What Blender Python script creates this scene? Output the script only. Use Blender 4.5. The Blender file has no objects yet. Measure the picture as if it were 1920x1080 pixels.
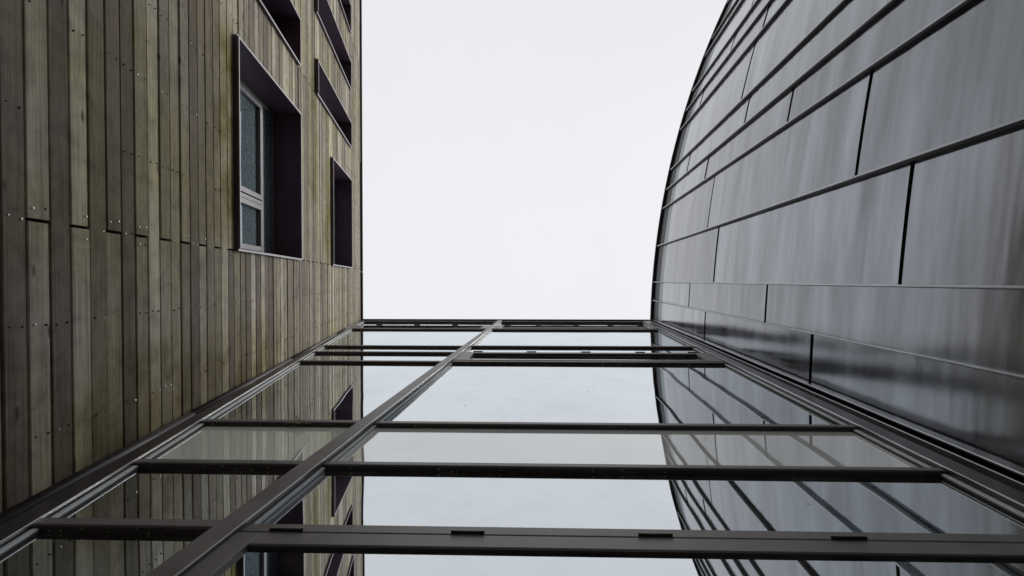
import bpy, bmesh, math, random
from mathutils import Vector, Matrix
random.seed(7)
scene = bpy.context.scene
col = scene.collection

# ------------------------------------------------------------------ camera
# world: X to the right of the picture, Y towards the glazed link, Z up; lens at the origin, ground 1.5 m below
FOC = 960.0 / 1920.0
zc = Vector((28 / 960.0, 14.5 / 960.0, -1.0)).normalized()          # world up as the lens sees it
xc = (Vector((1, 0, 0)) - zc * zc.x).normalized()
yc = zc.cross(xc)
cam_rot = Matrix((xc, yc, zc))                                       # camera axes -> world axes
cd = bpy.data.cameras.new('camera')
cam = bpy.data.objects.new('camera', cd)
col.objects.link(cam)
cam.matrix_world = cam_rot.to_4x4()
cd.sensor_width = 36.0
cd.lens = 36.0 * FOC
cd.clip_start = 0.05
cd.clip_end = 2000
scene.camera = cam

# ------------------------------------------------------------------ sky and sun (overcast)
SUN_EL, SUN_AZ = math.radians(51), math.radians(108)                   # azimuth measured from +Y
w = bpy.data.worlds.new('World')
scene.world = w
w.use_nodes = True
nt = w.node_tree
N, LK = nt.nodes, nt.links
N.clear()
wo = N.new('ShaderNodeOutputWorld')
bg = N.new('ShaderNodeBackground')
bg.inputs['Strength'].default_value = 0.1
sky = N.new('ShaderNodeTexSky')
sky.sky_type = 'NISHITA'
sky.sun_disc = False
sky.sun_elevation = SUN_EL
sky.sun_rotation = SUN_AZ
sky.air_density = 1.0
sky.dust_density = 3.0
tc = N.new('ShaderNodeTexCoord')
sep = N.new('ShaderNodeSeparateXYZ')
LK.new(tc.outputs['Generated'], sep.inputs[0])
ov = N.new('ShaderNodeMapRange')                                      # overcast sky: zenith brighter than the horizon
ov.inputs['From Min'].default_value = 0.0
ov.inputs['From Max'].default_value = 1.0
ov.inputs['To Min'].default_value = 4.4
ov.inputs['To Max'].default_value = 7.15
LK.new(sep.outputs['Z'], ov.inputs['Value'])
mp = N.new('ShaderNodeMapping')
mp.inputs['Scale'].default_value = (1, 1, 1)
LK.new(tc.outputs['Generated'], mp.inputs['Vector'])
cn = N.new('ShaderNodeTexNoise')
cn.inputs['Scale'].default_value = 2.2
cn.inputs['Detail'].default_value = 5
cn.inputs['Roughness'].default_value = 0.5
LK.new(mp.outputs[0], cn.inputs['Vector'])
cr = N.new('ShaderNodeMapRange')
cr.inputs['From Min'].default_value = 0.3
cr.inputs['From Max'].default_value = 0.7
cr.inputs['To Min'].default_value = 0.98
cr.inputs['To Max'].default_value = 1.02
LK.new(cn.outputs[0], cr.inputs['Value'])
mul = N.new('ShaderNodeMath')
mul.operation = 'MULTIPLY'
LK.new(ov.outputs[0], mul.inputs[0])
LK.new(cr.outputs[0], mul.inputs[1])
cc = N.new('ShaderNodeVectorMath')
cc.operation = 'SCALE'
cc.inputs[0].default_value = (0.975, 0.985, 1.015)
LK.new(mul.outputs[0], cc.inputs['Scale'])
mx = N.new('ShaderNodeMix')
mx.data_type = 'RGBA'
mx.inputs['Factor'].default_value = 0.96
LK.new(sky.outputs[0], mx.inputs[6])
LK.new(cc.outputs[0], mx.inputs[7])
LK.new(mx.outputs[2], bg.inputs['Color'])
LK.new(bg.outputs[0], wo.inputs['Surface'])

sl = bpy.data.lights.new('sun', 'SUN')
sl.energy = 1.5
sl.angle = math.radians(24)
sl.color = (1.0, 0.96, 0.9)
so = bpy.data.objects.new('sun', sl)
col.objects.link(so)
sd = Vector((math.sin(SUN_AZ) * math.cos(SUN_EL), math.cos(SUN_AZ) * math.cos(SUN_EL), math.sin(SUN_EL)))
so.rotation_euler = sd.to_track_quat('Z', 'Y').to_euler()
so.location = (0, 0, 30)

vs = scene.view_settings
vs.view_transform = 'Standard'
vs.look = 'None'
vs.exposure = 0.35
vs.gamma = 1.0
vs.use_curve_mapping = False
scene.cycles.max_bounces = 10
scene.cycles.glossy_bounces = 6
scene.cycles.transparent_max_bounces = 12

# ------------------------------------------------------------------ material helpers
def newmat(name):
    m = bpy.data.materials.new(name)
    m.use_nodes = True
    n = m.node_tree.nodes
    return m, n, m.node_tree.links, n['Principled BSDF']

def node(n, typ, **kw):
    o = n.new(typ)
    for k, v in kw.items():
        if k in o.inputs:
            o.inputs[k].default_value = v
        else:
            setattr(o, k, v)
    return o

def ramp(n, stops, interp='LINEAR'):
    r = n.new('ShaderNodeValToRGB')
    r.color_ramp.interpolation = interp
    e = r.color_ramp.elements
    while len(e) < len(stops):
        e.new(0.5)
    for el, (p, c) in zip(e, stops):
        el.position = p
        el.color = (c[0], c[1], c[2], 1) if not isinstance(c, float) else (c, c, c, 1)
    return r

def mixc(n, l, fac, a, b, mode='MIX'):
    m = n.new('ShaderNodeMix')
    m.data_type = 'RGBA'
    m.blend_type = mode
    for s, v in ((m.inputs['Factor'], fac), (m.inputs[6], a), (m.inputs[7], b)):
        if hasattr(v, 'is_output'):
            l.new(v, s)
        elif isinstance(v, (int, float)):
            s.default_value = v
        else:
            s.default_value = (v[0], v[1], v[2], 1)
    return m.outputs[2]

# weathered cedar boards: colour per board, grain along the board, algae and damp patches across boards
def wood_mat():
    m, n, l, p = newmat('weathered cedar')
    oi = node(n, 'ShaderNodeObjectInfo')
    t = node(n, 'ShaderNodeTexCoord')
    off = node(n, 'ShaderNodeVectorMath', operation='SCALE')
    cmb = node(n, 'ShaderNodeCombineXYZ')
    l.new(oi.outputs['Random'], cmb.inputs[0]); l.new(oi.outputs['Random'], cmb.inputs[1])
    l.new(cmb.outputs[0], off.inputs[0]); off.inputs['Scale'].default_value = 43.0
    add = node(n, 'ShaderNodeVectorMath', operation='ADD')
    l.new(t.outputs['Object'], add.inputs[0]); l.new(off.outputs[0], add.inputs[1])
    m1 = node(n, 'ShaderNodeMapping'); m1.inputs['Scale'].default_value = (1.8, 75, 8)
    l.new(add.outputs[0], m1.inputs['Vector'])
    g = node(n, 'ShaderNodeTexNoise', Scale=1.0, Detail=5.0, Roughness=.62, Distortion=.4)
    l.new(m1.outputs[0], g.inputs['Vector'])
    gr = ramp(n, [(.25, .50), (.5, 1.0), (.75, 1.30)])
    l.new(g.outputs[0], gr.inputs[0])
    c = mixc(n, l, .9, oi.outputs['Color'], gr.outputs[0], 'MULTIPLY')
    # long streaks across each board's width
    m2 = node(n, 'ShaderNodeMapping'); m2.inputs['Scale'].default_value = (.55, 13, 3)
    l.new(add.outputs[0], m2.inputs['Vector'])
    g2 = node(n, 'ShaderNodeTexNoise', Scale=1.0, Detail=3.0, Roughness=.55)
    l.new(m2.outputs[0], g2.inputs['Vector'])
    r2 = ramp(n, [(.3, .72), (.55, 1.0), (.75, 1.16)])
    l.new(g2.outputs[0], r2.inputs[0])
    c = mixc(n, l, .75, c, r2.outputs[0], 'MULTIPLY')
    # weather patches that run over neighbouring boards (a wall coordinate)
    ge = node(n, 'ShaderNodeNewGeometry')
    p1 = node(n, 'ShaderNodeTexNoise', Scale=.85, Detail=4.0, Roughness=.6)
    l.new(ge.outputs['Position'], p1.inputs['Vector'])
    pr = ramp(n, [(.42, 0.0), (.68, 1.0)])
    l.new(p1.outputs[0], pr.inputs[0])
    c = mixc(n, l, pr.outputs[0], c, mixc(n, l, 1.0, c, (.92, .92, .66), 'MULTIPLY'))
    p2 = node(n, 'ShaderNodeTexNoise', Scale=2.6, Detail=5.0, Roughness=.65)
    l.new(ge.outputs['Position'], p2.inputs['Vector'])
    pr2 = ramp(n, [(.5, 0.0), (.72, .75)])
    l.new(p2.outputs[0], pr2.inputs[0])
    c = mixc(n, l, pr2.outputs[0], c, mixc(n, l, 1.0, c, (.50, .50, .42), 'MULTIPLY'))
    p3 = node(n, 'ShaderNodeTexNoise', Scale=9.0, Detail=4.0, Roughness=.6, Distortion=.6)
    l.new(ge.outputs['Position'], p3.inputs['Vector'])
    pr3 = ramp(n, [(.30, .66), (.52, 1.0), (.72, 1.14)])
    l.new(p3.outputs[0], pr3.inputs[0])
    c = mixc(n, l, .8, c, pr3.outputs[0], 'MULTIPLY')
    # algae where water runs off the sills and jambs
    sp = node(n, 'ShaderNodeSeparateXYZ'); l.new(ge.outputs['Position'], sp.inputs[0])
    def band_(sock, a, b, c_, d):
        u = node(n, 'ShaderNodeMapRange', interpolation_type='SMOOTHSTEP'); u.inputs['From Min'].default_value = a; u.inputs['From Max'].default_value = b
        v = node(n, 'ShaderNodeMapRange', interpolation_type='SMOOTHSTEP'); v.inputs['From Min'].default_value = d; v.inputs['From Max'].default_value = c_
        l.new(sock, u.inputs['Value']); l.new(sock, v.inputs['Value'])
        q = node(n, 'ShaderNodeMath', operation='MULTIPLY'); l.new(u.outputs[0], q.inputs[0]); l.new(v.outputs[0], q.inputs[1])
        return q.outputs[0]
    def mulv(a, b):
        q = node(n, 'ShaderNodeMath', operation='MULTIPLY'); l.new(a, q.inputs[0]); l.new(b, q.inputs[1]); return q.outputs[0]
    nr = ramp(n, [(.30, 0.25), (.62, 1.0)]); l.new(p2.outputs[0], nr.inputs[0])
    for (za, zb, zc_, zd, ya, yb, yc_, yd, tint) in ((3.5, 4.35, 4.46, 4.5, -2.35, -2.0, -.45, -.2, (.46, .43, .14)),
                                                   (6.9, 7.4, 7.66, 7.7, -3.4, -2.7, -1.4, -1.0, (.64, .66, .18)),
                                                   (7.9, 8.35, 8.6, 8.66, -2.2, -1.9, -.5, -.2, (.64, .66, .2)),
                                                   (1.6, 3.0, 5.0, 6.0, .2, .75, .95, 1.1, (.55, .50, .28))):
        f_ = mulv(mulv(band_(sp.outputs[2], za, zb, zc_, zd), band_(sp.outputs[1], ya, yb, yc_, yd)), nr.outputs[0])
        c = mixc(n, l, f_, c, mixc(n, l, 1.0, c, tint, 'MULTIPLY'))
    # knots and resin flecks
    vo = node(n, 'ShaderNodeTexVoronoi', Scale=1.0)
    m3 = node(n, 'ShaderNodeMapping'); m3.inputs['Scale'].default_value = (2.4, 7.0, 1)
    l.new(add.outputs[0], m3.inputs['Vector']); l.new(m3.outputs[0], vo.inputs['Vector'])
    kr = ramp(n, [(.03, .85), (.10, 0.0)])
    l.new(vo.outputs['Distance'], kr.inputs[0])
    c = mixc(n, l, kr.outputs[0], c, (.035, .026, .018))
    l.new(c, p.inputs['Base Color'])
    p.inputs['Roughness'].default_value = .78
    p.inputs['Specular IOR Level'].default_value = .25
    b = node(n, 'ShaderNodeBump', Strength=.35, Distance=.004)
    l.new(g.outputs[0], b.inputs['Height']); l.new(b.outputs[0], p.inputs['Normal'])
    return m

def zinc_mat(name, base, rough, stain=False):
    m, n, l, p = newmat(name)
    t = node(n, 'ShaderNodeTexCoord')
    oi = node(n, 'ShaderNodeObjectInfo')
    off = node(n, 'ShaderNodeVectorMath', operation='SCALE')
    cmb = node(n, 'ShaderNodeCombineXYZ')
    for k in range(3):
        l.new(oi.outputs['Random'], cmb.inputs[k])
    l.new(cmb.outputs[0], off.inputs[0]); off.inputs['Scale'].default_value = 31.0
    add = node(n, 'ShaderNodeVectorMath', operation='ADD')
    l.new(t.outputs['Object'], add.inputs[0]); l.new(off.outputs[0], add.inputs[1])
    # patina: cloudy, with run-off streaks
    n1 = node(n, 'ShaderNodeTexNoise', Scale=2.3, Detail=6.0, Roughness=.62)
    sm_ = node(n, 'ShaderNodeMapping'); sm_.inputs['Scale'].default_value = (.5, .22, 1.5)
    l.new(add.outputs[0], sm_.inputs['Vector']); l.new(sm_.outputs[0], n1.inputs['Vector'])
    r1 = ramp(n, [(.30, .68), (.5, 1.0), (.70, 1.34)])
    l.new(n1.outputs[0], r1.inputs[0])
    tone = node(n, 'ShaderNodeMapRange'); tone.inputs['To Min'].default_value = .80; tone.inputs['To Max'].default_value = 1.18
    l.new(oi.outputs['Random'], tone.inputs['Value'])
    c = mixc(n, l, 1.0, base, r1.outputs[0], 'MULTIPLY')
    ts = node(n, 'ShaderNodeVectorMath', operation='SCALE')
    l.new(c, ts.inputs[0]); l.new(tone.outputs[0], ts.inputs['Scale'])
    c = ts.outputs[0]
    n3 = node(n, 'ShaderNodeTexNoise', Scale=150.0, Detail=2.0)
    l.new(t.outputs['Object'], n3.inputs['Vector'])
    r3 = ramp(n, [(.3, .90), (.6, 1.03)])
    l.new(n3.outputs[0], r3.inputs[0])
    c = mixc(n, l, .8, c, r3.outputs[0], 'MULTIPLY')
    # scratches and specks of dirt
    vo = node(n, 'ShaderNodeTexVoronoi', Scale=5.0)
    dm = node(n, 'ShaderNodeMapping'); dm.inputs['Scale'].default_value = (1, 2.2, .8)
    l.new(add.outputs[0], dm.inputs['Vector']); l.new(dm.outputs[0], vo.inputs['Vector'])
    vr = ramp(n, [(.015, .8), (.045, 0.0)])
    l.new(vo.outputs['Distance'], vr.inputs[0])
    c = mixc(n, l, vr.outputs[0], c, (.05, .05, .05))
    l.new(c, p.inputs['Base Color'])
    p.inputs['Metallic'].default_value = .92
    rr = node(n, 'ShaderNodeMapRange'); rr.inputs['To Min'].default_value = rough - .06; rr.inputs['To Max'].default_value = rough + .10
    l.new(n1.outputs[0], rr.inputs['Value']); l.new(rr.outputs[0], p.inputs['Roughness'])
    # oil-canning: long soft waves across the sheet
    wm = node(n, 'ShaderNodeMapping'); wm.inputs['Scale'].default_value = (.8, .35, 3.2)
    l.new(add.outputs[0], wm.inputs['Vector'])
    wv = node(n, 'ShaderNodeTexNoise', Scale=1.25, Detail=2.0, Roughness=.45)
    l.new(wm.outputs[0], wv.inputs['Vector'])
    b = node(n, 'ShaderNodeBump', Strength=.5, Distance=.014)
    l.new(wv.outputs[0], b.inputs['Height'])
    b2 = node(n, 'ShaderNodeBump', Strength=.08, Distance=.002)
    l.new(n3.outputs[0], b2.inputs['Height']); l.new(b.outputs[0], b2.inputs['Normal'])
    l.new(b2.outputs[0], p.inputs['Normal'])
    return m

def metal_mat(name, base, rough, metallic=.5, grime=.35, spec=.5):
    m, n, l, p = newmat(name)
    t = node(n, 'ShaderNodeTexCoord')
    n1 = node(n, 'ShaderNodeTexNoise', Scale=3.0, Detail=6.0, Roughness=.65)
    l.new(t.outputs['Object'], n1.inputs['Vector'])
    r1 = ramp(n, [(.3, 1.0 - grime), (.6, 1.0), (.8, 1.0 + grime)])
    l.new(n1.outputs[0], r1.inputs[0])
    l.new(mixc(n, l, 1.0, base, r1.outputs[0], 'MULTIPLY'), p.inputs['Base Color'])
    p.inputs['Metallic'].default_value = metallic
    p.inputs['Specular IOR Level'].default_value = spec
    rr = node(n, 'ShaderNodeMapRange'); rr.inputs['To Min'].default_value = rough - .08; rr.inputs['To Max'].default_value = rough + .12
    l.new(n1.outputs[0], rr.inputs['Value']); l.new(rr.outputs[0], p.inputs['Roughness'])
    return m

def glass_mat(name, tint, body, base_refl, see_through=True, dust=None):
    m, n, l, p = newmat(name)
    n.remove(p)
    out = n['Material Output']
    gl = node(n, 'ShaderNodeBsdfGlossy'); gl.inputs['Color'].default_value = (*tint, 1); gl.inputs['Roughness'].default_value = .006
    if see_through:
        tr = node(n, 'ShaderNodeBsdfTransparent'); tr.inputs['Color'].default_value = (*body, 1)
    else:
        tr = node(n, 'ShaderNodeBsdfDiffuse'); tr.inputs['Color'].default_value = (*body, 1)
    fr = node(n, 'ShaderNodeFresnel'); fr.inputs['IOR'].default_value = 1.52
    mr = node(n, 'ShaderNodeMapRange'); mr.inputs['To Min'].default_value = base_refl; mr.inputs['To Max'].default_value = 1.0
    l.new(fr.outputs[0], mr.inputs['Value'])
    # dust film and water marks
    t = node(n, 'ShaderNodeTexCoord')
    n1 = node(n, 'ShaderNodeTexNoise', Scale=1.6, Detail=7.0, Roughness=.7)
    l.new(t.outputs['Object'], n1.inputs['Vector'])
    if dust: n1.inputs['Scale'].default_value = 45.0
    dr = ramp(n, dust or [(.45, 0.0), (.8, .12)])
    l.new(n1.outputs[0], dr.inputs[0])
    df = node(n, 'ShaderNodeBsdfDiffuse'); df.inputs['Color'].default_value = (.45, .46, .43, 1)
    w1 = node(n, 'ShaderNodeTexNoise', Scale=.9, Detail=1.0)
    l.new(t.outputs['Object'], w1.inputs['Vector'])
    b = node(n, 'ShaderNodeBump', Strength=.5, Distance=.008)
    l.new(w1.outputs[0], b.inputs['Height']); l.new(b.outputs[0], gl.inputs['Normal'])
    vo = node(n, 'ShaderNodeTexVoronoi', Scale=3.4)
    l.new(t.outputs['Object'], vo.inputs['Vector'])
    vr = ramp(n, [(.022, .75), (.045, 0.0)]); l.new(vo.outputs['Distance'], vr.inputs[0])
    mxd = node(n, 'ShaderNodeMath', operation='MAXIMUM'); l.new(dr.outputs[0], mxd.inputs[0]); l.new(vr.outputs[0], mxd.inputs[1])
    s1 = node(n, 'ShaderNodeMixShader'); s2 = node(n, 'ShaderNodeMixShader')
    l.new(mr.outputs[0], s1.inputs[0]); l.new(tr.outputs[0], s1.inputs[1]); l.new(gl.outputs[0], s1.inputs[2])
    l.new(mxd.outputs[0], s2.inputs[0]); l.new(s1.outputs[0], s2.inputs[1]); l.new(df.outputs[0], s2.inputs[2])
    l.new(s2.outputs[0], out.inputs['Surface'])
    return m

M_WOOD = wood_mat()
M_MEMB = metal_mat('black membrane', (.012, .011, .010), .8, 0.0, .2, .1)
M_TRIM = metal_mat('pale window trim', (.24, .235, .26), .35, .6, .15)
M_REVEAL = metal_mat('dark plum aluminium', (.125, .074, .108), .34, .2, .2, .25)
M_WFRAME = metal_mat('silver window frame', (.165, .165, .18), .4, .5, .15)
M_WGLASS = glass_mat('obscured window glass', (.62, .75, .80), (.12, .18, .22), .33, False, [(.46, 0.0), (.70, .45)])
M_COPING = metal_mat('dark coping', (.030, .028, .036), .5, .3, .2)
M_SCREW = metal_mat('screw head', (.62, .62, .60), .35, .7, .1)
M_HOLE = metal_mat('rust mark', (.022, .017, .012), .8, 0.0, .2)
M_ZINC = zinc_mat('zinc sheet', (.225, .234, .254), .12)
M_RIB = metal_mat('folded zinc seam', (.44, .45, .47), .30, .9, .25)
M_ZTRIM = metal_mat('zinc eaves strip', (.28, .31, .32), .4, .7, .2)
M_FRAME = metal_mat('bronze anodised aluminium', (.215, .200, .199), .42, .25, .3)
M_UNDER = metal_mat('black seal and seam shade', (.020, .015, .015), .55, .1, .2, .3)  # seals and dark metal; on the zinc seam strips it paints shade
M_JAMB = metal_mat('dark plum flashing', (.085, .076, .084), .32, .55, .3)
M_UNDERSIDE_SHADE = metal_mat('shaded frame underside', (.060, .044, .044), .5, .1, .3, .3)  # darker copy of the frame metal, with the underside's shade in its colour
M_BEAD = metal_mat('mill aluminium bead', (.62, .66, .67), .5, .3, .15)
M_EDGE = metal_mat('arris glint', (.62, .60, .60), .3, .8, .1)  # pale strips paint the light caught along the frame corners
M_GLASS = glass_mat('coated glass', (.90, .955, .985), (.42, .50, .50), .71)
M_SPAN = glass_mat('pale spandrel glass', (.90, .93, .93), (.95, .96, .93), .46, False)
M_VEIL = glass_mat('pale veil glass', (.88, .93, .91), (.95, .99, .92), .34, False)  # white body paints the brightness of a lit blind behind the glass
M_ROOM = metal_mat('painted room surface', (.30, .31, .30), .8, 0, .1, .2)
M_CEIL = metal_mat('pale ceiling', (.62, .62, .60), .8, 0, .05, .2)
M_WALL = metal_mat('grey render', (.25, .25, .25), .85, 0, .15, .2)

def paving_mat():
    m, n, l, p = newmat('concrete paving')
    t = node(n, 'ShaderNodeTexCoord')
    br = node(n, 'ShaderNodeTexBrick', Scale=1.6)
    br.inputs['Color1'].default_value = (.20, .20, .19, 1); br.inputs['Color2'].default_value = (.27, .27, .26, 1)
    br.inputs['Mortar'].default_value = (.09, .09, .085, 1); br.inputs['Mortar Size'].default_value = .012
    l.new(t.outputs['Object'], br.inputs['Vector'])
    no = node(n, 'ShaderNodeTexNoise', Scale=1.3, Detail=8.0)
    l.new(t.outputs['Object'], no.inputs['Vector'])
    r = ramp(n, [(.3, .7), (.7, 1.1)])
    l.new(no.outputs[0], r.inputs[0])
    l.new(mixc(n, l, 1.0, br.outputs[0], r.outputs[0], 'MULTIPLY'), p.inputs['Base Color'])
    p.inputs['Roughness'].default_value = .85
    return m
M_PAVE = paving_mat()

# ------------------------------------------------------------------ mesh helpers
GROUND = -1.5
def link(name, me, mats, parent=None, mat=None):
    o = bpy.data.objects.new(name, me)
    col.objects.link(o)
    for m in (mats if isinstance(mats, (list, tuple)) else [mats]):
        if m.name not in [x.name for x in me.materials]:
            me.materials.append(m)
    if parent is not None:
        o.parent = parent
    return o

def pydata(verts, faces, smooth=None, midx=None):
    me = bpy.data.meshes.new('mesh')
    me.from_pydata([tuple(v) for v in verts], [], faces)
    if smooth:
        for i in smooth:
            me.polygons[i].use_smooth = True
    if midx:
        for i, k in enumerate(midx):
            me.polygons[i].material_index = k
    me.validate()
    bm = bmesh.new(); bm.from_mesh(me)
    bmesh.ops.recalc_face_normals(bm, faces=bm.faces)
    bm.to_mesh(me); bm.free()
    return me

BOXF = [(0, 3, 2, 1), (4, 5, 6, 7), (0, 1, 5, 4), (1, 2, 6, 5), (2, 3, 7, 6), (3, 0, 4, 7)]
def boxv(x0, x1, y0, y1, z0, z1):
    return [(x0, y0, z0), (x1, y0, z0), (x1, y1, z0), (x0, y1, z0), (x0, y0, z1), (x1, y0, z1), (x1, y1, z1), (x0, y1, z1)]

class Parts:
    """collects hexahedra for one mesh"""
    def __init__(s): s.v, s.f = [], []
    def hexa(s, vs):
        b = len(s.v); s.v += vs; s.f += [tuple(b + i for i in q) for q in BOXF]; return s
    def box(s, *a): return s.hexa(boxv(*a))
    def make(s, name, mat, parent, bevel=0.0):
        me = pydata(s.v, s.f)
        if bevel:
            bm = bmesh.new(); bm.from_mesh(me)
            bmesh.ops.bevel(bm, geom=bm.edges[:], offset=bevel, segments=1, affect='EDGES', clamp_overlap=True)
            bm.to_mesh(me); bm.free()
        return link(name, me, mat, parent)

def thing(name, label, cat, M):
    o = bpy.data.objects.new(name, None)
    col.objects.link(o)
    o.empty_display_size = .2
    o.matrix_world = M
    o['label'] = label; o['category'] = cat
    return o

# ------------------------------------------------------------------ ground
gm = pydata([(-300, -300, 0), (300, -300, 0), (300, 300, 0), (-300, 300, 0)], [(0, 1, 2, 3)])
g = link('ground', gm, M_PAVE); g.location = (0, 0, GROUND); g['kind'] = 'structure'
g['label'] = 'grey concrete paving between the buildings'

# ================================================================== TIMBER BUILDING (left)
LX = -0.17993                                                        # the wall leans outward as it rises
LA = -1.7834                                                         # wall face at lens height
vdir = Vector((LX, 0, 1)).normalized()
udir = Vector((0, 1, 0))
ndir = udir.cross(vdir)                                              # towards the courtyard
org = Vector((LA + LX * GROUND, 0, GROUND))
TM = Matrix((udir, vdir, ndir)).transposed().to_4x4()
TM.translation = org
timber = thing('timber_building', 'leaning building clad in weathered timber boards with deep dark window openings', 'building', TM)
SEC = math.sqrt(1 + LX * LX)
def V(z): return (z - GROUND) * SEC                                  # world height -> distance up the wall
ROW0, ROWH = 2.0325, 0.13448
def vrow(k): return V(ROW0 + ROWH * k)
TOPROW = 75
U0, U1 = -9.5, 0.952

def win(r0, r1, u0, u1): return dict(v0=vrow(r0), v1=vrow(r1), r0=r0, r1=r1, u0=u0, u1=u1)
W_LARGE = win(18, 34, -2.165, -.265)
W_LARGE_UP = win(49, 64, -2.095, -.258)
W_SLIM = win(18, 34, -3.385, -2.785)
W_SLIM_UP = win(41, 64, -3.29, -2.768)
W_SLIM_UP2 = win(41, 64, -4.545, -3.972)
W_SLIM_UP3 = win(41, 64, -5.72, -5.15)
W_FAR = win(18, 34, -6.3, -4.6)
W_FAR_UP = win(41, 64, -7.6, -6.9)
WINS = [W_LARGE, W_LARGE_UP, W_SLIM, W_SLIM_UP, W_SLIM_UP2, W_SLIM_UP3, W_FAR, W_FAR_UP]

# backing membrane with the window openings left out, cut on the board rows
mem = Parts()
cuts = sorted({-27, TOPROW} | {w_['r0'] for w_ in WINS} | {w_['r1'] for w_ in WINS})
for a, b in zip(cuts[:-1], cuts[1:]):
    spans = sorted((w_['u0'], w_['u1']) for w_ in WINS if w_['r0'] <= a and w_['r1'] >= b)
    cur = U0
    for s0, s1 in spans + [(U1, U1)]:
        if s0 > cur:
            mem.box(cur, s0, max(vrow(a), 0.0), vrow(b), -.10, -.030)
        cur = max(cur, s1)
mem.make('backing_wall', M_MEMB, timber)
core = Parts()
core.box(U0, U1 + 4, 0, vrow(TOPROW) - .05, -6.0, -.55)
core.make('building_core', M_WALL, timber)
side = Parts()
side.box(U0 - .02, U0 + .10, 0, vrow(TOPROW), -.56, -.10).box(U0, U1, vrow(TOPROW) - .10, vrow(TOPROW) - .02, -.55, -.10).box(U1 - .10, U1, 0, vrow(TOPROW) - .1, -.55, -.10)
side.make('end_wall', M_WALL, timber)

BT, GAP = .024, .0115
WOODS = [(.235, .198, .172), (.400, .362, .292), (.300, .265, .208), (.540, .502, .428), (.255, .215, .186), (.440, .402, .328), (.345, .308, .246), (.600, .562, .485), (.375, .342, .265)]
last = 0
def board_mesh(length, h, tilt):
    # chamfered strip, length along x, front at z = 0
    c = .004
    sec = [(-h / 2, -BT), (h / 2, -BT), (h / 2, -c), (h / 2 - c, tilt), (-h / 2 + c, -tilt), (-h / 2, -c)]
    vs, k = [], len(sec)
    for x in (-length / 2, length / 2):
        vs += [(x, y, z) for y, z in sec]
    fs = [tuple(range(k))[::-1], tuple(range(k, 2 * k))] + [(i, (i + 1) % k, k + (i + 1) % k, k + i) for i in range(k)]
    return pydata(vs, fs)

def wall_to_pix(u, v):
    p = TM @ Vector((u, v, 0))
    c = cam_rot.transposed() @ p
    if c.z > -.05: return None
    return 960 - 960 * c.x / c.z, 540 + 960 * c.y / c.z
def in_frame(ua, ub, v):
    for i in range(25):
        q = wall_to_pix(ua + (ub - ua) * i / 24, v)
        if q and -30 < q[0] < 1950 and -30 < q[1] < 1110: return True
    return False

rest, screws_a, screws_b = Parts(), [], []
STUDS = [.70, .20, -.74, -1.23, -1.72, -2.30, -3.30, -3.85, -4.4, -4.8, -5.3, -5.9, -6.5]
count = 0
for k in range(-26, TOPROW):
    v0, v1 = vrow(k), vrow(k + 1)
    if v1 < .05: continue
    v0 = max(v0, 0.0)
    vm = (v0 + v1) / 2
    holes = sorted((w_['u0'], w_['u1']) for w_ in WINS if w_['r0'] <= k and w_['r1'] >= k + 1)
    joints = [-.267, -5.15] if k % 2 == 1 else [-2.776, -7.6]
    solid, cur = [], U0
    for s0, s1 in holes + [(U1, U1)]:
        if s0 - cur > .05: solid.append((cur, s0))
        cur = max(cur, s1)
    segs = []
    for s0, s1 in solid:
        e = [s0] + sorted(j for j in joints if s0 + .06 < j < s1 - .06) + [s1]
        segs += list(zip(e[:-1], e[1:]))
    for s0, s1 in segs:
        isj0 = any(abs(s0 - j) < 1e-4 for j in joints)
        isj1 = any(abs(s1 - j) < 1e-4 for j in joints)
        a, b = s0 + (.008 if isj0 else .002), s1 - (.008 if isj1 else .002)
        if in_frame(a, b, vm):
            me = board_mesh(b - a, v1 - v0 - GAP, random.uniform(-.0022, .0022))
            o = link('board', me, M_WOOD, timber)
            o.location = ((a + b) / 2, vm + random.uniform(-.0012, .0012), random.uniform(-.004, .003))
            count += 1
            pick = random.choice([q for q in range(len(WOODS)) if q != last])
            last = pick
            tone = random.uniform(.80, 1.10)
            tone *= .97
            o.color = (WOODS[pick][0] * tone, WOODS[pick][1] * tone * .985, WOODS[pick][2] * tone * .98, 1)
            lines = [x for x in STUDS if a + .05 < x < b - .05]
            if isj1: lines.append(s1 - .055)
            if isj0: lines.append(s0 + .055)
            if k % 2 == 0 and a < -.3 < b and not holes: lines.append(-.267)
            for x in lines:
                if random.random() < .40: continue
                for dy in (-.036, .036):
                    if random.random() < .12: continue
                    tgt = screws_a if (random.random() < (.75 if (isj0 or isj1) and x in lines[-2:] else .12)) else screws_b
                    tgt.append((x + random.uniform(-.008, .008), vm + dy + random.uniform(-.004, .004)))
        else:
            rest.box(a, b, v0 + GAP / 2, v1 - GAP / 2, -BT, 0)
r_ = rest.make('board_courses', M_WOOD, timber); r_.color = (.42, .375, .29, 1); r_['kind'] = 'stuff'
def discs(pts, r, z0, z1):
    vs, fs = [], []
    for x, y in pts:
        b = len(vs)
        rr = r * random.uniform(.8, 1.25)
        for i in range(6):
            vs.append((x + rr * math.cos(i * 1.0472), y + rr * math.sin(i * 1.0472), z0))
        for i in range(6):
            vs.append((x + rr * .8 * math.cos(i * 1.0472), y + rr * .8 * math.sin(i * 1.0472), z1))
        fs.append(tuple(range(b + 6, b + 12)))
        fs += [(b + i, b + (i + 1) % 6, b + 6 + (i + 1) % 6, b + 6 + i) for i in range(6)]
    return pydata(vs, fs)
s_ = link('screw_heads', discs(screws_a, .0054, -.004, .0062), M_SCREW, timber); s_['kind'] = 'stuff'
s_ = link('stained_screw_heads', discs(screws_b, .0048, -.004, .0055), M_HOLE, timber); s_['kind'] = 'stuff'

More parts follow.
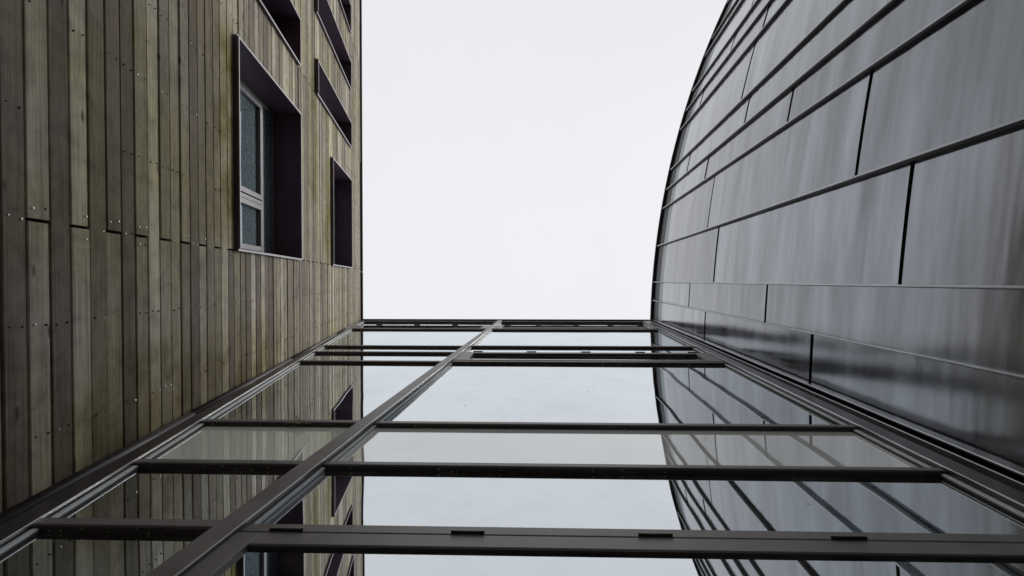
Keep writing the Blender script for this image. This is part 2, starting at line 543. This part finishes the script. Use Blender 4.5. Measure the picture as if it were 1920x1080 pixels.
# windows: window (lining of the opening) > trim, frame, panes
def window(wd, layout):
    u0, u1, v0, v1 = wd['u0'], wd['u1'], wd['v0'], wd['v1']
    D, t, F = -.46, .012, .030
    e = .003
    lin = Parts()
    lin.box(u0 + e, u0 + t, v0 + e, v1 - e, D, F)
    lin.box(u1 - t, u1 - e, v0 + e, v1 - e, D, F)
    lin.box(u0 + t, u1 - t, v0 + e, v0 + t, D, F + .012)
    lin.box(u0 + t, u1 - t, v1 - t, v1 - e, D, F)
    lin.box(u0 + t, u1 - t, v0 + t, v1 - t, D - .02, D)
    w_ = lin.make('window', M_REVEAL, timber)
    tr = Parts()
    q = .016
    tr.box(u0 - .006, u0 + q, v0 - .006, v1 + .006, F + .001, F + .009)
    tr.box(u1 - q, u1 + .006, v0 - .006, v1 + .006, F + .001, F + .009)
    tr.box(u0 + q, u1 - q, v1 - q, v1 + .006, F + .001, F + .009)
    tr.box(u0 + q, u1 - q, v0 - .006, v0 + .014, F + .013, F + .024)
    tr.make('trim', M_TRIM, w_, .0015)
    # window unit set back in the opening
    B, fw, fd = -.36, .055, .065
    fr = Parts()
    a0, a1, b0, b1 = u0 + t, u1 - t, v0 + t, v1 - t
    fr.box(a0, a0 + fw, b0, b1, B, B + fd); fr.box(a1 - fw, a1, b0, b1, B, B + fd)
    fr.box(a0 + fw, a1 - fw, b0, b0 + fw, B, B + fd); fr.box(a0 + fw, a1 - fw, b1 - fw, b1, B, B + fd)
    cells = [(a0 + fw, a1 - fw, b0 + fw, b1 - fw)]
    if layout == 'casement':
        bt = V(6.10); bm_ = -1.0 if u1 > -1 else None
        fr.box(a0 + fw, a1 - fw, bt, bt + .07, B, B + fd)
        fr.box(-.945, -.895, b0 + fw, bt, B, B + fd)
        sash = .06
        cells = [(a0 + fw, a1 - fw, bt + .07, b1 - fw)]
        for c0, c1 in ((a0 + fw, -.945), (-.895, a1 - fw)):
            s2 = Parts()
            x0, x1, y0, y1 = c0 + .006, c1 - .006, b0 + fw + .006, bt - .006
            s2.box(x0, x0 + sash, y0, y1, B + .01, B + fd + .012); s2.box(x1 - sash, x1, y0, y1, B + .01, B + fd + .012)
            s2.box(x0 + sash, x1 - sash, y0, y0 + sash, B + .01, B + fd + .012); s2.box(x0 + sash, x1 - sash, y1 - sash, y1, B + .01, B + fd + .012)
            s2.make('sash', M_WFRAME, w_, .003)
            cells.append((x0 + sash, x1 - sash, y0 + sash, y1 - sash))
    elif layout == 'split':
        um = (u0 + u1) / 2
        fr.box(um - .03, um + .03, b0 + fw, b1 - fw, B, B + fd)
        cells = [(a0 + fw, um - .03, b0 + fw, b1 - fw), (um + .03, a1 - fw, b0 + fw, b1 - fw)]
    fr.make('frame', M_WFRAME, w_, .003)
    for c in cells:
        Parts().box(c[0] - .004, c[1] + .004, c[2] - .004, c[3] + .004, B + .02, B + .032).make('pane', M_WGLASS, w_)
    return w_
window(W_LARGE, 'casement')['label'] = 'large window with silver casements deep in a plum lined opening'
window(W_LARGE_UP, 'split')
for wd in (W_SLIM, W_SLIM_UP, W_SLIM_UP2, W_SLIM_UP3): window(wd, 'single')
window(W_FAR, 'split'); window(W_FAR_UP, 'single')

cp = Parts()
vt = vrow(TOPROW)
lens_cuts = [U0, -6.4, -3.2, -.2, U1 + .02]
for a, b in zip(lens_cuts[:-1], lens_cuts[1:]):
    c_ = Parts(); c_.box(a + .003, b - .003, vt - .02, vt + .05, -.6, .045)
    c_.make('coping', M_COPING, timber, .004)
Parts().box(U0, U1 + 4, vt - .05, vt - .01, -6.0, -.6).make('roof', M_COPING, timber)

# ================================================================== ZINC BUILDING (right)
CX, CY, RR = 21.6014, 1.375, 18.599
RXL, ZT = .06025, 12.2
ZB = GROUND
zroot = Vector((2.2, -3.0, GROUND))
zinc = thing('zinc_building', 'tall curved building wrapped in grey zinc sheets with upright standing seams', 'building', Matrix.Translation(zroot))
def S(s, z, n=0.0):
    th = s / RR
    p = Vector((CX - RR * math.cos(th), CY + RR * math.sin(th), ZT)) + (z - ZT) * Vector((RXL, .0005, 1))
    return p + n * Vector((-math.cos(th), math.sin(th), 0)) - zroot
SEAMS = [-.443, -.903, -1.332, -2.18, -3.065, -3.514, -3.98, -4.94, -5.40, -5.87, -6.73, -7.165, -8.05, -8.95, -9.40, -9.86, -10.8]
JOINTS = [[11.2, 7.93, 4.62, 1.3], [8.95, 5.67, 2.4], [7.62, 3.51, -.6], [8.23, 4.17, .1], [8.85, 5.70, 2.5], [10.4, 7.23, 4.1, .9], [7.64, 3.6, -.4],
          [10.72, 7.47, 4.2, 1.0], [9.24, 6.0, 2.8], [8.69, 4.6, .5], [10.81, 7.5, 4.2, .9], [8.2, 4.1, .1], [9.0, 5.0, 1.0], [10.1, 6.9, 3.6, .4], [8.8, 5.5, 2.2], [9.6, 5.5, 1.4]]
ZP = 11.20                                                            # top of the sheets
PT = .028
def sheet(sa, sb, z0, z1, t=PT):
    nu, nv = 5, max(3, int((z1 - z0) / .35))
    ph = [random.uniform(0, 6.28) for _ in range(4)]
    tl = [random.uniform(-.0035, .0035) for _ in range(2)]
    vs, fs, sm = [], [], []
    for j in range(nv + 1):
        for i in range(nu + 1):
            a, b = i / nu, j / nv
            edge = min(1.0, 6 * min(a, 1 - a, b * (z1 - z0), (1 - b) * (z1 - z0)))
            z = z0 + (z1 - z0) * b
            wv = edge * (.0016 * math.sin(z * 3.1 + ph[0]) + .0012 * math.sin(z * 6.3 + ph[1] + a * 1.5) + .0012 * math.sin(a * 3.14) * math.sin(z * 1.4 + ph[2]))
            vs.append(S(sa + (sb - sa) * a, z, t + wv + tl[0] * (a - .5) + tl[1] * (b - .5)))
    W = nu + 1
    for j in range(nv):
        for i in range(nu):
            fs.append((j * W + i, j * W + i + 1, (j + 1) * W + i + 1, (j + 1) * W + i)); sm.append(len(fs) - 1)
    ring = [i for i in range(W)] + [j * W + nu for j in range(1, nv + 1)] + [nv * W + i for i in range(nu - 1, -1, -1)] + [j * W for j in range(nv - 1, 0, -1)]
    b0 = len(vs)
    for r in ring:
        vs.append(Vector(vs[r]))                                      # folded edge: own vertices so the fold stays crisp
    b1 = len(vs)
    for r in ring:
        i, j = r % W, r // W
        vs.append(S(sa + (sb - sa) * i / nu, z0 + (z1 - z0) * j / nv, 0.001))
    L_ = len(ring)
    for q in range(L_):
        fs.append((b0 + q, b0 + (q + 1) % L_, b1 + (q + 1) % L_, b1 + q))
    return pydata(vs, fs, sm)
for i in range(len(SEAMS) - 1):
    sa, sb = SEAMS[i] - .006, SEAMS[i + 1] + .006
    zs = [ZB] + sorted(z for z in JOINTS[i] if z < ZP - .1) + [ZP]
    for z0, z1 in zip(zs[:-1], zs[1:]):
        g0, g1 = .010 + .0028 * max(z0, 0), .010 + .0028 * max(z1, 0)
        link('zinc_sheet', sheet(sa, sb, z0 + g0, z1 - (g1 if z1 < ZP else .005), PT + random.uniform(-.002, .004)), M_ZINC, zinc)
for i, s in enumerate(SEAMS):
    jz = sorted({z for q in (i - 1, i) if 0 <= q < len(JOINTS) for z in JOINTS[q][::1] if q == i})
    zs = [ZB] + [z - .05 for z in jz if z < ZT - .5] + [ZT - .02]
    for z0, z1 in zip(zs[:-1], zs[1:]):
        n = 6
        vs, fs = [], []
        hh = .072 + random.uniform(-.003, .003)
        for j in range(n + 1):
            z = z0 + .003 + (z1 - z0 - .006) * j / n
            wob = random.uniform(-.0015, .0015)
            for ds, nn in ((-.008, 0.002), (-.008, hh - .005), (-.004, hh), (.004, hh), (.0085, hh - .005), (.0085, .002)):
                vs.append(S(s + ds + wob, z, nn))
        for j in range(n):
            for q in range(5):
                fs.append((j * 6 + q, j * 6 + q + 1, (j + 1) * 6 + q + 1, (j + 1) * 6 + q))
        fs += [tuple(range(6)), tuple(range(n * 6, n * 6 + 6))]
        link('standing_seam', pydata(vs, fs), M_RIB, zinc)
for i, s in enumerate(SEAMS):  # black strip beside each seam puts in the shade of its side
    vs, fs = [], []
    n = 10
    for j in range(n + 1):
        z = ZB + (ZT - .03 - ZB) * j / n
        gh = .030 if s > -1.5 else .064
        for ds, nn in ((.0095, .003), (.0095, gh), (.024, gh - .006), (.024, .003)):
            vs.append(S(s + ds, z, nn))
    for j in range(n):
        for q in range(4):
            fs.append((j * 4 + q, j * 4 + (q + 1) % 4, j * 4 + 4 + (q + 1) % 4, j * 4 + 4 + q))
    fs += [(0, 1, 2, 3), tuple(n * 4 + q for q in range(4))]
    link('seam_shade_strip', pydata(vs, fs), M_UNDER, zinc)
def band(name, z0, z1, n0, n1, mat, sa=-.40, sb=-10.9, k=40):
    vs, fs = [], []
    for i in range(k + 1):
        s = sa + (sb - sa) * i / k
        vs += [S(s, z0, n0), S(s, z0, n1), S(s, z1, n1), S(s, z1, n0)]
    for i in range(k):
        for q in range(4):
            fs.append((i * 4 + q, i * 4 + (q + 1) % 4, i * 4 + 4 + (q + 1) % 4, i * 4 + 4 + q))
    fs += [(0, 1, 2, 3), tuple(k * 4 + q for q in range(4))]
    return link(name, pydata(vs, fs), mat, zinc)
band('backing_wall', ZB, ZT - .02, -.30, 0.0, M_MEMB)
band('eaves_strip', ZP + .012, 11.66, .002, .014, M_ZTRIM)
band('fascia', 11.67, ZT - .03, .002, .020, M_COPING)
band('coping', ZT - .018, ZT + .05, -.5, .085, M_COPING)
rb = Parts()
def zl(x, y, z): return tuple(Vector((x, y, z)) - zroot)
prof = [(-.42 - .35 * i) for i in range(31)]
rv, rf = [], []
for s in prof:
    a = S(s, ZT - .03, -.3); rv += [tuple(a), (9.0 - zroot.x, a.y, a.z)]
for i in range(len(prof) - 1):
    rf.append((2 * i, 2 * i + 1, 2 * i + 3, 2 * i + 2))
link('roof', pydata(rv, rf), M_COPING, zinc)
bk = Parts()
bk.box(7.2 - zroot.x, 9.0 - zroot.x, -9.4 - zroot.y, .9 - zroot.y, 0, ZT - .2 - zroot.z)
bk.make('building_core', M_WALL, zinc)

# ================================================================== GLAZED LINK (between them)
glroot = Vector((0, 1.0, GROUND))
link_ = thing('glazed_link', 'glass fronted link building with slender bronze frames between timber and zinc walls', 'building', Matrix.Translation(glroot))
Z0 = GROUND + .02
ZF = 11.95
def x_wall(z): return LA + LX * z
def x_jl(z): return -1.560 - .1906 * z                                # inner edge of the left jamb
def x_ml(z): return -1.283 + .0514 * z                                # mullion cap
def x_mr(z): return -1.181 + .0500 * z
def x_jr(z): return 1.925 + .0640 * z                                 # inner edge of the right jamb
def x_l2(z): return 2.117 + .0593 * z
def x_zn(z): return 2.272 + .06025 * z                                # where the zinc ends
def bar(xa, xb, y0, y1, z0, z1):
    v = []
    for z in (z0, z1):
        v += [(xa(z), y0, z), (xb(z), y0, z), (xb(z), y1, z), (xa(z), y1, z)]
    return [tuple(Vector(q) - glroot) for q in v]
def member(name, xa, xb, y0, y1, z0, z1, mat, bevel=.002, parent=None):
    return Parts().hexa(bar(xa, xb, y0, y1, z0, z1)).make(name, mat, parent or link_, bevel)
off = lambda f, d: (lambda z: f(z) + d)
YF, YG = .950, .982                                                   # front of frames, face of glass

# left edge: flashing against the boards, then the jamb
breaks = [Z0, 1.9, 3.55, 6.05, 8.9, ZF + .02]
mid = lambda z: x_wall(z) + .46 * (x_jl(z) - x_wall(z))
for a, b in zip(breaks[:-1], breaks[1:]):
    fl = Parts()
    fl.hexa(bar(off(x_wall, -.02), mid, .955, 1.02, a + .003, b - .003))
    fl.make('wall_flashing', M_JAMB, link_, .002)
    n = 7
    vs, fs = [], []
    for z in (a + .003, b - .003):                                    # rounded bead
        xa, xb = x_wall(z) + .004, mid(z) - .006
        for i in range(n + 1):
            an = math.pi * i / n
            vs.append(tuple(Vector((xa + (xb - xa) * (1 - math.cos(an)) / 2, .956 - .022 * math.sin(an), z)) - glroot))
    W = n + 1
    fs = [(i, i + 1, W + i + 1, W + i) for i in range(n)] + [tuple(range(W)), tuple(range(W, 2 * W))]
    me = pydata(vs, fs, list(range(n)))
    link('flashing_bead', me, M_JAMB, link_)
member('jamb', off(mid, .001), x_jl, YF - .004, 1.06, Z0, ZF, M_JAMB, .003)
member('jamb_arris_glint', off(x_jl, -.006), off(x_jl, .002), YF - .0075, YF + .004, Z0, ZF - .02, M_EDGE, .001)  # pale strip in place of light on the jamb corner
member('glazing_bead', off(x_jl, .003), off(x_jl, .030), YG - .018, YG - .003, Z0, ZF - .1, M_BEAD, .002)
member('glazing_gasket', off(x_jl, .031), off(x_jl, .040), YG - .008, YG - .001, Z0, ZF - .1, M_UNDER, 0)
# right edge: jamb, recess, lip, trough
member('jamb', x_jr, off(x_jr, .12), YF - .012, 1.06, Z0, ZF, M_JAMB, .003)
member('jamb_arris_glint', off(x_jr, -.002), off(x_jr, .006), YF - .016, YF - .009, Z0, ZF - .02, M_EDGE, .001)
member('glazing_bead', off(x_jr, -.030), off(x_jr, -.003), YG - .018, YG - .003, Z0, ZF - .1, M_BEAD, .002)
member('glazing_gasket', off(x_jr, -.040), off(x_jr, -.031), YG - .008, YG - .001, Z0, ZF - .1, M_UNDER, 0)
for a, b in zip(breaks[:-1], breaks[1:]):
    member('edge_trough', off(x_jr, .121), off(x_l2, -.008), YF + .02, 1.04, a + .002, b - .002, M_UNDER, 0)
    member('trough_lip', off(x_l2, -.008), off(x_l2, .004), YF - .025, 1.03, a + .002, b - .002, M_RIB, .002)
    member('wall_flashing', off(x_l2, .005), off(x_zn, .01), YF + .015, 1.03, a + .002, b - .002, M_COPING, .002)
# mullion: body and cap, cap in lengths
member('mullion', off(x_ml, .018), off(x_mr, -.018), YF - .002, 1.12, Z0, ZF - .03, M_UNDER, 0)
mb = [Z0, 1.2, 4.13, 7.9, ZF - .01]
for a, b in zip(mb[:-1], mb[1:]):
    member('mullion_cap', x_ml, x_mr, YF - .022, YF + .004, a + .0015, b - .0015, M_FRAME, .003)
member('mullion_arris_glint', off(x_mr, -.004), off(x_mr, .0025), YF - .024, YF - .016, Z0, ZF - .02, M_EDGE, .001)
for sgn, f in ((-1, off(x_ml, .018)), (1, off(x_mr, -.018))):
    a, b = (off(f, -.030), off(f, -.002)) if sgn < 0 else (off(f, .002), off(f, .030))
    member('glazing_bead', a, b, YG - .02, YG - .003, Z0, ZF - .1, M_BEAD, .002)

inL = off(x_jl, .0005); inLr = off(x_ml, .0175)
inR = off(x_mr, -.0175); inRr = off(x_jr, -.0005)
T_LEFT = [(11.80, 11.95), (9.95, 10.02), (7.36, 7.43), (6.72, 6.79), (5.94, 6.02), (3.375, 3.435), (2.600, 2.655), (1.925, 1.985), (.72, .79), (-.2, -.13)]
T_RIGHT = [(11.80, 11.95), (9.95, 10.02), (7.38, 7.45), (5.955, 6.03), (3.365, 3.42), (2.600, 2.648), (1.892, 1.957), (.52, .59), (-.2, -.13)]
def transoms(lst, xa, xb):
    for z0, z1 in lst:
        deep = .035
        member('transom', xa, xb, YF, YG - .001, z0 + .004, z1, M_FRAME, .003)
        member('transom_shade_strip', off(xa, .002), off(xb, -.002), YF + .006, YG - .0005, z0 - .004, z0 + .0035, M_UNDERSIDE_SHADE, 0)  # thin strip that colours the crossbar's underside as shaded
        member('transom_body', off(xa, .002), off(xb, -.002), YG + .017, 1.10, z0 + .006, z1 - .006, M_FRAME, 0)
transoms(T_LEFT, inL, inLr)
transoms(T_RIGHT, inR, inRr)

def pane(xa, xb, z0, z1, mat, parent=None, y=YG, tilt=None):
    v = []
    ty = random.uniform(-.0022, .0022) if tilt is None else tilt
    tx = random.uniform(-.0012, .0012)
    zm = (z0 + z1) / 2
    for yy in (y, y + .014):
        for (x, z) in ((xa(z0), z0), (xb(z0), z0), (xb(z1), z1), (xa(z1), z1)):
            v.append(tuple(Vector((x, yy + ty * (z - zm) + tx * x, z)) - glroot))
    return Parts().hexa(v).make('pane', mat, parent or link_)
def panes(lst, xa, xb, spandrel):
    for i in range(len(lst) - 1):
        z1, z0 = lst[i][0] - .001, lst[i + 1][1] + .001
        if z1 - z0 < .05: continue
        pane(off(xa, .006), off(xb, -.006), z0, z1, y=(YF + .010 if lst is T_RIGHT and 0.5 < z0 < 0.7 else YG), mat=spandrel if abs((z0 + z1) / 2 - 3.0) < .3 else M_GLASS)
panes(T_LEFT, inL, inLr, M_VEIL)
panes(T_RIGHT, inR, inRr, M_SPAN)
# opening lights: sash frame > hinges
def sash(xa, xb, z0, z1, wst, hb, hinges):
    P = Parts()
    y0, y1 = YF - .006, YG - .004
    P.hexa(bar(off(xa, .008), off(xa, .008 + wst), y0, y1, z0, z1))
    P.hexa(bar(off(xb, -.008 - wst), off(xb, -.008), y0, y1, z0, z1))
    P.hexa(bar(off(xa, .008 + wst), off(xb, -.008 - wst), y0, y1, z1 - hb, z1))
    P.hexa(bar(off(xa, .008 + wst), off(xb, -.008 - wst), y0, y1, z0, z0 + hb * .6))
    o = P.make('opening_light', M_FRAME, link_, .003)
    Parts().hexa(bar(off(xa, .010 + wst), off(xb, -.010 - wst), y0 + .004, y1, z1 - hb - .006, z1 - hb - .001)).make('underside_shade', M_UNDERSIDE_SHADE, o)  # dark strip: painted shade under the sash's top bar
    for hx in hinges:
        n, vs = 8, []
        for x in (hx - .062, hx + .062):
            for i in range(n):
                an = 2 * math.pi * i / n
                vs.append(tuple(Vector((x, y0 - .006 + .007 * math.cos(an), z1 + .006 + .007 * math.sin(an))) - glroot))
        fs = [(i, (i + 1) % n, n + (i + 1) % n, n + i) for i in range(n)] + [tuple(range(n)), tuple(range(n, 2 * n))]
        link('hinge', pydata(vs, fs, list(range(n))), M_UNDER, o)
sash(inR, inRr, .60, 1.878, .10, .085, [-.903, -.22, .473, 1.172, 1.86])
sash(inR, inRr, 6.04, 6.71, .17, .10, [-.643, .06, .77, 1.477, 2.155])
sash(inR, inRr, 10.03, 10.66, .17, .05, [-.40, .243, 1.017, 1.735, 2.35])
sash(inL, inLr, 10.03, 10.66, .17, .05, [-3.1, -2.3, -1.5])

# head of the link, coping and roof; room behind the glass
member('coping', lambda z: x_wall(z) + .02, lambda z: x_zn(z) - .02, .915, 1.30, ZF, ZF + .07, M_COPING, .004)
member('roof', lambda z: x_wall(z) - 1, lambda z: x_zn(z) + 2, 1.305, 9.0, ZF - .25, ZF, M_COPING, 0)
BX0, BX1 = (lambda z: x_wall(z) - .5), (lambda z: x_zn(z) + 1.5)
member('back_wall', BX0, BX1, 6.0, 6.2, Z0, ZF - .26, M_ROOM, 0)
member('inner_wall', off(x_wall, -.02), off(x_wall, .06), 1.25, 5.99, Z0, ZF - .26, M_ROOM, 0)
member('inner_wall', off(x_zn, -.06), off(x_zn, .02), 1.25, 5.99, Z0, ZF - .26, M_ROOM, 0)
for z0, z1 in ((GROUND + .02, GROUND + .1), (2.62, 3.30), (6.80, 7.30), (ZF - .5, ZF - .26)):
    member('floor_slab', off(x_wall, .061), off(x_zn, -.061), 1.26, 5.98, z0, z1, M_CEIL, 0)

# dry grass caught on the left-hand crossbar, and grime along the crossbars
tv, tf = [], []
for i in range(26):
    a = random.uniform(0, 6.28); ln = random.uniform(.03, .085); r0 = random.uniform(0, .02)
    bx, bz = r0 * math.cos(a * 3), random.uniform(-.004, .012)
    d = Vector((math.cos(a), -abs(math.sin(a)) * .35, random.uniform(-.35, .35))).normalized() * ln
    q = Vector((0, .0, 1)).cross(d).normalized() * .0016
    b = len(tv)
    p0 = Vector((bx, random.uniform(-.012, .0), bz))
    mid_ = p0 + d * .5 + Vector((0, 0, random.uniform(-.008, .008)))
    up = Vector((0, 0, .0016))
    for c_ in (p0, mid_, p0 + d):
        tv += [c_ - q, c_ + q, c_ + up]
    for e0 in (0, 3):
        for m_ in range(3):
            tf.append((b + e0 + m_, b + e0 + (m_ + 1) % 3, b + e0 + 3 + (m_ + 1) % 3, b + e0 + 3 + m_))
M_STRAW = metal_mat('dry grass', (.50, .46, .34), .8, 0, .2, .2)
tuft = link('dry_grass_tuft', pydata(tv, tf), M_STRAW)
tuft.location = (-1.525, YF + .012, 3.368)
tuft['label'] = 'small pale tuft of dry grass caught under a bronze crossbar'
tuft['category'] = 'grass tuft'
M_GRIME = metal_mat('lichen spots', (.30, .30, .20), .9, 0, .3, .1)
gv, gf = [], []
for lst, xa, xb, n_ in ((T_LEFT, inL, inLr, 7), (T_RIGHT, inR, inRr, 14)):
    for z0, z1 in lst[2:8]:
        for i in range(n_):
            x = xa(z0) + (xb(z0) - xa(z0)) * random.random(); y = random.uniform(YF + .010, YG - .004); rr = random.uniform(.0025, .008) * (.6 + z0 * .12)
            b = len(gv)
            k_ = 6
            for lay, sc_ in ((-.0035, 1.0), (-.0075, .6)):
                for m_ in range(k_):
                    an = m_ * 6.2832 / k_; rj = rr * sc_ * random.uniform(.6, 1.3)
                    gv.append(tuple(Vector((x + rj * math.cos(an), min(y + rj * .8 * math.sin(an), YG - .002), z0 + lay)) - glroot))
            gf.append(tuple(range(b + k_, b + 2 * k_)))
            gf += [(b + m_, b + (m_ + 1) % k_, b + k_ + (m_ + 1) % k_, b + k_ + m_) for m_ in range(k_)]
o_ = link('lichen_spots', pydata(gv, gf), M_GRIME, link_); o_['kind'] = 'stuff'
